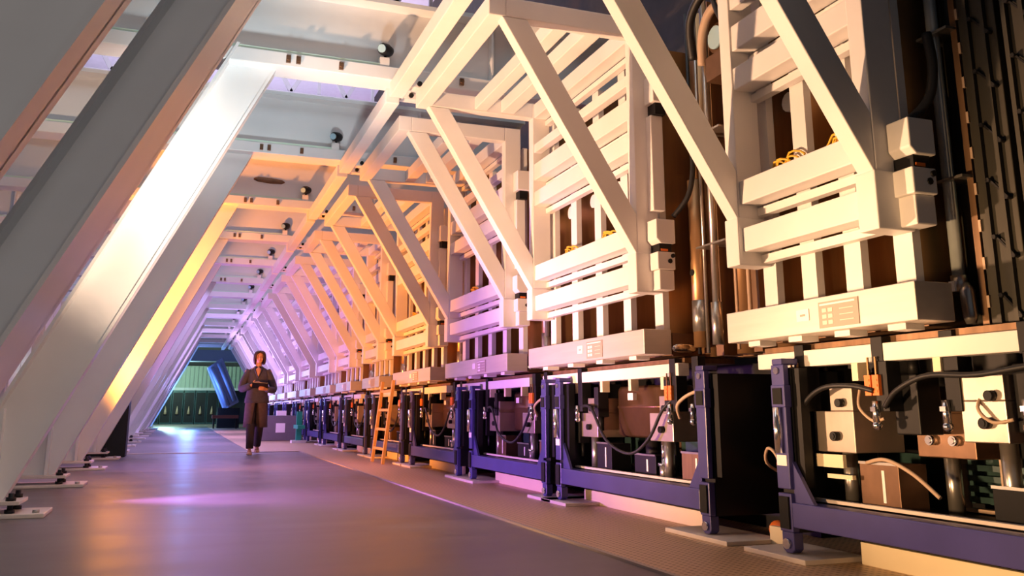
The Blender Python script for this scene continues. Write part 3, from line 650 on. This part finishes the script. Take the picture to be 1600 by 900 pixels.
# ------------------------------------------------------------------ small floor things
lad = thing('slim_ladder', 'slim tan ladder leaning at the fifth nearest blue trolley', 'ladder', (2.62, 12.4, 0))
for y in (12.05, 12.75): MB().bar((2.60, y, 0.006), (2.72, y, 1.12), (0, 1, 0), 0.05, 0.04).build('rail', 'ladder_tan', lad)
for k in range(4):
    z = 0.2 + 0.26 * k; MB().bar((2.60 + 0.107 * z, 12.05, z), (2.60 + 0.107 * z, 12.75, z), (0, 0, 1), 0.035, 0.03).build('rung', 'ladder_tan', lad)
gb = thing('grey_cabinet', 'low grey cabinet with sloped side and white label, behind the walker', 'cabinet', (2.3, 22.5, 0))
MB().prism([(1.72, 0.006), (2.74, 0.006), (2.68, 0.60), (1.95, 0.60)], 'y', 22.5, 23.6).build('body', 'grey_paint', gb, 0.01)
MB().box(2.2, 2.42, 22.49, 22.5, 0.2, 0.42).build('label_sheet', 'label_white', gb)
MB().box(2.22, 2.44, 22.55, 22.8, 0.60, 0.72).build('top_box', 'label_white', gb)
rk = thing('green_stand', 'small green stand on the walkway beyond the grey cabinet', 'stand', (2.6, 21.6, 0))
MB().box(2.5, 2.62, 20.9, 21.0, 0.006, 0.7).build('upright', 'green_paint', rk)
MB().box(2.4, 2.72, 20.8, 21.1, 0.006, 0.06).build('base', 'white_paint', rk)
MB().box(2.48, 2.64, 20.5, 21.3, 0.32, 0.40).build('arm', 'green_paint', rk)
dc = thing('dark_cabinet', 'black cabinet on the floor behind the sixth leaning column', 'cabinet', (-1.2, 16.0, 0))
MB().box(-1.75, -0.77, 15.45, 15.98, 0.0, 0.92).build('body', 'black_metal', dc, 0.01)
MB().box(-1.45, -1.05, 15.44, 15.45, 0.1, 0.8).build('door', 'black_metal', dc)

# left background: equipment seen between the columns
for k, y in enumerate([8.4, 11.0, 13.6, 16.2, 18.8, 21.4]):
    t = thing('left_cabinet', f'tall equipment cabinet seen between leaning columns on the left, {ORD[k]}', 'cabinet', (-2.6, y, 0), 'cabinets behind the leaning columns')
    MB().box(-3.0, -2.1, y - 0.8, y + 0.8, 0.0, 2.7).build('body', 'portal_paint', t, 0.01)
    MB().box(-2.1, -2.08, y - 0.75, y - 0.02, 0.1, 2.6).build('door', 'portal_paint', t, 0.004)
    MB().box(-2.1, -2.08, y + 0.02, y + 0.75, 0.1, 2.6).build('door', 'portal_paint', t, 0.004)
    for z in (0.9, 1.5): MB().cyl((-2.7, y - 0.83, z), (-2.7, y - 0.8, z), 0.04, 10).build('knob', 'orange_paint', t)

# ------------------------------------------------------------------ roof joists
for k, y in enumerate([9.5, 14.5, 19.8, 25.0]):
    t = thing('roof_joist', f'grey lattice roof joist under the high roof, {ORD[k]}', 'joist', (0, y, 7.9), 'lattice joists under the roof')
    MB().box(-7, 4.4, y - 0.05, y + 0.05, 7.85, 7.93).build('bottom_chord', 'joist_grey', t)
    MB().box(-7, 4.4, y - 0.05, y + 0.05, 9.12, 9.2).build('top_chord', 'joist_grey', t)
    n = 9
    for q in range(n):
        x = -7 + 11.4 * q / n; xm = x + 11.4 / n / 2; x2 = x + 11.4 / n
        MB().bar((x, y, 7.93), (xm, y, 9.12), (0, 1, 0), 0.09, 0.09).build('diagonal', 'joist_grey', t)
        MB().bar((xm, y, 9.12), (x2, y, 7.93), (0, 1, 0), 0.09, 0.09).build('diagonal', 'joist_grey', t)
        MB().bar((xm, y, 7.93), (xm, y, 9.12), (0, 1, 0), 0.07, 0.07).build('vertical', 'joist_grey', t)

# ------------------------------------------------------------------ far end
t = thing('far_duct', 'pale green ribbed duct across the far end above the dark racks', 'duct', (0, 55, 2.0))
MB().box(-5, 4.2, 55, 56, 2.05, 3.3).build('body', 'green_duct', t)
for k in range(40): MB().box(-5 + 0.23 * k, -4.92 + 0.23 * k, 54.94, 55, 2.05, 3.3).build('rib', 'green_duct', t)
MB().box(-5, 4.2, 54.9, 56.1, 1.9, 2.05).build('ledge', 'portal_paint', t)
for x in (-4.9, 0.0, 4.0): MB().box(x, x + 0.15, 55.4, 55.6, 0, 1.9).build('support', 'black_metal', t)
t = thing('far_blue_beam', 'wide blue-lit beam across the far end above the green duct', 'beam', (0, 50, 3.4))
MB().box(-5, 4.2, 49.6, 50.4, 3.35, 3.9).build('body', 'blue_light_tint', t)
MB().box(-5, 4.2, 49.5, 50.5, 3.3, 3.36).build('flange', 'blue_light_tint', t)
for k in range(11):
    x = -4.2 + 0.62 * k
    t = thing('equipment_rack', f'dark equipment rack with a pale pilot light across the far end, {["first","second","third","fourth","fifth","sixth","seventh","eighth","ninth","tenth","eleventh"][k]} from the left', 'rack', (x, 54, 0), 'dark racks at the far end')
    MB().box(x, x + 0.58, 54.2, 54.8, 0.0, 1.88).build('body', 'teal_dark', t)
    MB().box(x + 0.04, x + 0.54, 54.18, 54.2, 0.1, 1.75).build('door', 'black_metal', t)
    MB().sweep([(x + 0.29, 54.12, 0.55), (x + 0.29, 54.12, 0.75), (x + 0.29, 54.12, 1.0)], [0.09, 0.06, 0.01], 8).build('cone', 'tan_hose', t)
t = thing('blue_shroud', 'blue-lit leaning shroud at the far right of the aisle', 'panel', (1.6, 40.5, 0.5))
MB().prism([(0.95, 2.55), (1.55, 3.0), (2.35, 1.1), (1.75, 0.75)], 'y', 40.4, 41.4).build('body', 'blue_light_tint', t, 0.02)
MB().cyl((1.12, 40.3, 2.55), (1.9, 40.3, 0.95), 0.10, 12).build('tube', 'blue_light_tint', t)
MB().cyl((1.40, 40.3, 2.75), (2.15, 40.3, 1.15), 0.10, 12).build('tube', 'blue_light_tint', t)
MB().box(1.5, 2.4, 40.4, 41.4, 0.0, 0.85).build('base', 'black_metal', t)
t = thing('red_bench', 'low dark red bench at the foot of the blue shroud', 'bench', (1.7, 39.5, 0))
MB().box(1.25, 2.3, 39.3, 39.9, 0.42, 0.55).build('top', 'red_brown', t)
for x in (1.3, 2.2): MB().box(x, x + 0.06, 39.35, 39.85, 0, 0.42).build('leg', 'black_metal', t)

# ------------------------------------------------------------------ the walker
PX, PYY = 1.20, 15.75
def R3(p):      # person-local (x to her left = viewer right, y forward = towards viewer, z up) -> world
    a = math.radians(-4)
    x, y, z = p
    return Vector((PX + x * math.cos(a) + y * math.sin(a), PYY - y * math.cos(a) + x * math.sin(a), z))
def chain(m, pts, rad, seg=12):
    m.sweep([R3(p) for p in pts], rad, seg)
    for p, r in zip(pts, rad):
        r = max(r) if hasattr(r, '__len__') else r
    return m
per = thing('person', 'person walking up the aisle, dark jacket, brown knee-length coat skirt, holding an open notebook', 'person', (PX, PYY, 0))
body = MB()
sh = 1.40
# trunk, neck
chain(body, [(0, 0, 0.86), (0, 0, 0.98), (0, 0.01, 1.12), (0, 0.01, 1.28), (0, 0, 1.40), (0, -0.005, 1.45)], [(0.15, 0.10), (0.145, 0.10), (0.125, 0.09), (0.15, 0.10), (0.145, 0.08), (0.07, 0.05)])
chain(body, [(0, 0.0, 1.40), (0, 0.015, 1.48), (0, 0.02, 1.54)], [0.055, 0.05, 0.05])
# head
HC = Vector((0.012, 0.035, 1.61))
for c, r in (((0.012, 0.02, 1.635), (0.074, 0.092, 0.085)), ((0.013, 0.045, 1.575), (0.058, 0.062, 0.075)), ((0.014, 0.06, 1.535), (0.034, 0.038, 0.030)), ((0.014, 0.112, 1.59), (0.013, 0.02, 0.022)), ((0.014, 0.100, 1.615), (0.009, 0.014, 0.028)),
             ((-0.06, 0.01, 1.60), (0.012, 0.022, 0.032)), ((0.086, 0.01, 1.60), (0.012, 0.022, 0.032)), ((-0.02, 0.088, 1.578), (0.022, 0.018, 0.022)), ((0.048, 0.088, 1.578), (0.022, 0.018, 0.022)), ((0.014, 0.10, 1.553), (0.020, 0.012, 0.010))):
    R = R3(c); body.ball(R, r, 14, 10)
# arms, hands with fingers
ARMS = {-1: [(-0.165, 0.0, 1.375), (-0.225, 0.01, 1.21), (-0.255, 0.02, 1.08), (-0.17, 0.17, 1.10), (-0.085, 0.245, 1.135)],
        1: [(0.165, 0.0, 1.375), (0.225, 0.01, 1.21), (0.265, 0.03, 1.07), (0.20, 0.17, 1.06), (0.135, 0.25, 1.07)]}
AR = [0.052, 0.046, 0.040, 0.034, 0.025]
for s in (-1, 1):
    chain(body, ARMS[s], AR, 12)
    wv = Vector(ARMS[s][4]); d = (wv - Vector(ARMS[s][3])).normalized()
    palm = wv + d * 0.055
    chain(body, [wv - d * 0.01, wv + d * 0.03, wv + d * 0.085], [(0.024, 0.022), (0.038, 0.017), (0.036, 0.014)], 10)
    up = Vector((0, 0, 1)); side = d.cross(up).normalized(); up = side.cross(d)
    for k in range(4):
        off = (k - 1.5) * 0.018
        b0 = wv + d * 0.075 + up * off
        ln = [0.060, 0.070, 0.066, 0.050][k]
        cur = -s
        pts = [b0, b0 + d * ln * 0.45 + side * 0.010 * cur, b0 + d * ln * 0.72 + side * 0.03 * cur, b0 + d * ln * 0.8 + side * 0.05 * cur]
        chain(body, pts, [0.0095, 0.009, 0.0085, 0.007], 8)
    b0 = wv + d * 0.025 + up * 0.03
    chain(body, [b0, b0 + up * 0.022 + d * 0.02, b0 + up * 0.03 + d * 0.05], [0.012, 0.011, 0.008], 8)
# legs: her right (viewer left) leg forward
LEGS = {-1: [(-0.085, 0.0, 0.88), (-0.085, 0.08, 0.50), (-0.075, 0.12, 0.46), (-0.070, 0.17, 0.09)],
        1: [(0.085, 0.0, 0.88), (0.070, -0.01, 0.50), (0.066, -0.03, 0.46), (0.050, -0.26, 0.13)]}
for s in (-1, 1):
    p = LEGS[s]
    chain(body, p, [0.085, 0.056, 0.055, 0.036], 12)
    a = Vector(p[3]); chain(body, [a + Vector((0, -0.05, -0.035)), a + Vector((0, 0.04, -0.045)), a + Vector((0, 0.13, -0.065))], [(0.035, 0.03), (0.034, 0.038), (0.02, 0.032)], 10)
bo = body.build('body', 'skin', per)
rm = bo.modifiers.new('weld', 'REMESH'); rm.mode = 'VOXEL'; rm.voxel_size = 0.006; rm.use_smooth_shade = True
sm_ = bo.modifiers.new('soften', 'SMOOTH'); sm_.factor = 0.5; sm_.iterations = 3
def ell(c, rx, ry, n=24, front=0.0, gap=None):
    """horizontal ring in person space"""
    out = []
    for k in range(n):
        a = 2 * math.pi * k / n
        out.append(R3((c[0] + rx * math.cos(a), c[1] + ry * math.sin(a), c[2])))
    return out
# jacket: torso with open V neck, sleeves
jk = MB()
jk.rings([ell((0.005, 0.0, 0.84), 0.205, 0.155), ell((0.0, 0.0, 0.90), 0.195, 0.15), ell((0, 0.0, 1.0), 0.175, 0.14), ell((0, 0.01, 1.12), 0.158, 0.13), ell((0, 0.01, 1.27), 0.178, 0.135), ell((0, 0.0, 1.36), 0.175, 0.115), ell((0, -0.005, 1.405), 0.145, 0.09), ell((0, -0.005, 1.44), 0.085, 0.068), ell((0, -0.005, 1.455), 0.070, 0.062)])
jo = jk.build('jacket', 'jacket_cloth', per)
for s in (-1, 1):
    p = [Vector(q) for q in ARMS[s]]; p[0] = Vector((0.135 * s, 0, 1.385)); e = p[3].lerp(p[4], 0.75)
    MB().sweep([R3(q) for q in smooth([p[0], p[1], p[2], p[3], e], 5)], [0.066] * 3 + [0.064 - 0.0006 * k for k in range(18)], 12).build('sleeve', 'jacket_cloth', per)
    # hanging cuff folds
cv = MB()
cv.rings([[R3((-0.045, 0.120, 1.40)), R3((0.0, 0.085, 1.45)), R3((0.045, 0.120, 1.40)), R3((0.004, 0.153, 1.26))], [R3((-0.040, 0.128, 1.40)), R3((0.0, 0.095, 1.452)), R3((0.04, 0.128, 1.40)), R3((0.004, 0.158, 1.265))]])
cv.build('open_neck', 'skin', per)
MB().sweep([R3((-0.06, 0.09, 1.445)), R3((-0.05, 0.13, 1.37)), R3((0.0, 0.16, 1.25))], [(0.018, 0.008)] * 3, 8).build('lapel', 'jacket_cloth', per)
MB().sweep([R3((0.06, 0.09, 1.445)), R3((0.05, 0.13, 1.37)), R3((0.0, 0.16, 1.25))], [(0.018, 0.008)] * 3, 8).build('lapel', 'jacket_cloth', per)
# long coat skirt, split in front
def coat_panel(s):
    m = MB(); R = []
    for z, rx, ry in ((0.98, 0.165, 0.135), (0.86, 0.185, 0.15), (0.70, 0.19, 0.16), (0.55, 0.195, 0.175), (0.44, 0.20, 0.19)):
        gap = 0.05 + (0.98 - z) * 0.62
        row = []
        for k in range(13):
            a = math.pi / 2 - s * (gap + (math.pi - gap) * k / 12) if s > 0 else math.pi / 2 + (gap + (math.pi - gap) * k / 12)
            row.append((rx * math.cos(a), ry * math.sin(a) + 0.02 * (0.98 - z), z))
        R.append([R3(p) for p in row])
    m.rings(R, caps=False, close=False)
    o = m.build('coat_skirt', 'coat_cloth', per)
    so = o.modifiers.new('cloth', 'SOLIDIFY'); so.thickness = 0.010
for s in (-1, 1): coat_panel(s)
for s in (-1, 1):
    p = LEGS[s]; hp = Vector(p[0]); kn = Vector(p[1]); k2 = Vector(p[2]); an = Vector(p[3])
    MB().sweep([R3(q) for q in [hp + Vector((0, 0, 0.05)), hp.lerp(kn, 0.5), kn, k2, k2.lerp(an, 0.5), an + Vector((0, 0, 0.01))]], [0.10, 0.088, 0.074, 0.072, 0.066, 0.060], 14).build('trouser_leg', 'trouser_cloth', per)
    R = []
    tip = 0.0 if s < 0 else 1
    for yy, w, h, zc in ((-0.075, 0.022, 0.03, 0), (-0.05, 0.036, 0.05, 0), (0.0, 0.042, 0.055, 0), (0.06, 0.046, 0.045, 0), (0.13, 0.044, 0.036, 0), (0.17, 0.028, 0.026, 0), (0.18, 0.012, 0.016, 0)):
        drop = -0.09 if s < 0 else -0.12 - yy * 0.15 + 0.03
        R.append([R3((an.x + w * math.cos(a), an.y + yy, an.z + drop + (h if math.sin(a) > 0 else 0.0) * math.sin(a) * 1.2 + 0.004)) for a in [2 * math.pi * k / 14 for k in range(14)]])
    MB().rings(R).build('shoe', 'shoe_tan', per)
# hair: bob to the jaw
hr = MB(); R = []
for z, rx, ry, cy, g in ((1.715, 0.02, 0.02, 0.0, 0), (1.712, 0.05, 0.06, 0.005, 0), (1.69, 0.078, 0.09, 0.005, 0), (1.655, 0.092, 0.104, 0.0, 0.55), (1.61, 0.098, 0.106, -0.012, 0.75), (1.56, 0.098, 0.10, -0.02, 0.85), (1.52, 0.092, 0.09, -0.022, 0.95), (1.49, 0.075, 0.075, -0.025, 1.05)):
    row = []
    for k in range(25):
        a = math.pi / 2 + g + (2 * math.pi - 2 * g) * k / 24
        row.append(R3((0.012 + rx * math.cos(a), cy + 0.02 + ry * math.sin(a), z)))
    R.append(row)
hr.rings(R, caps=False, close=False)
ho = hr.build('hair', 'hair', per)
so = ho.modifiers.new('volume', 'SOLIDIFY'); so.thickness = 0.016; so.offset = 0
for s in (-1, 1):
    MB().ball(R3((0.013 + 0.028 * s, 0.098, 1.612)), (0.010, 0.007, 0.006), 8, 6).build('eye', 'eye_dark', per)
    MB().ball(R3((0.013 + 0.028 * s, 0.100, 1.632)), (0.015, 0.006, 0.004), 8, 6).build('eyebrow', 'hair', per)
MB().ball(R3((0.014, 0.109, 1.553)), (0.018, 0.007, 0.006), 8, 6).build('lips', 'lip', per)
nb = thing('notebook', 'open dark notebook held in both hands by the walking person', 'notebook', R3((0.03, 0.30, 1.1)))
def nq(pts): return [R3(p) for p in pts]
MB().hexa(nq([(-0.09, 0.24, 1.085), (0.17, 0.24, 1.075), (0.17, 0.42, 1.15), (-0.09, 0.42, 1.16), (-0.09, 0.237, 1.097), (0.17, 0.237, 1.087), (0.17, 0.417, 1.162), (-0.09, 0.417, 1.172)])).build('cover', 'black_metal', nb)
MB().hexa(nq([(-0.08, 0.25, 1.100), (0.16, 0.25, 1.092), (0.16, 0.41, 1.158), (-0.08, 0.41, 1.168), (-0.08, 0.248, 1.112), (0.16, 0.248, 1.102), (0.16, 0.408, 1.168), (-0.08, 0.408, 1.178)])).build('pages', 'tan_hose', nb)
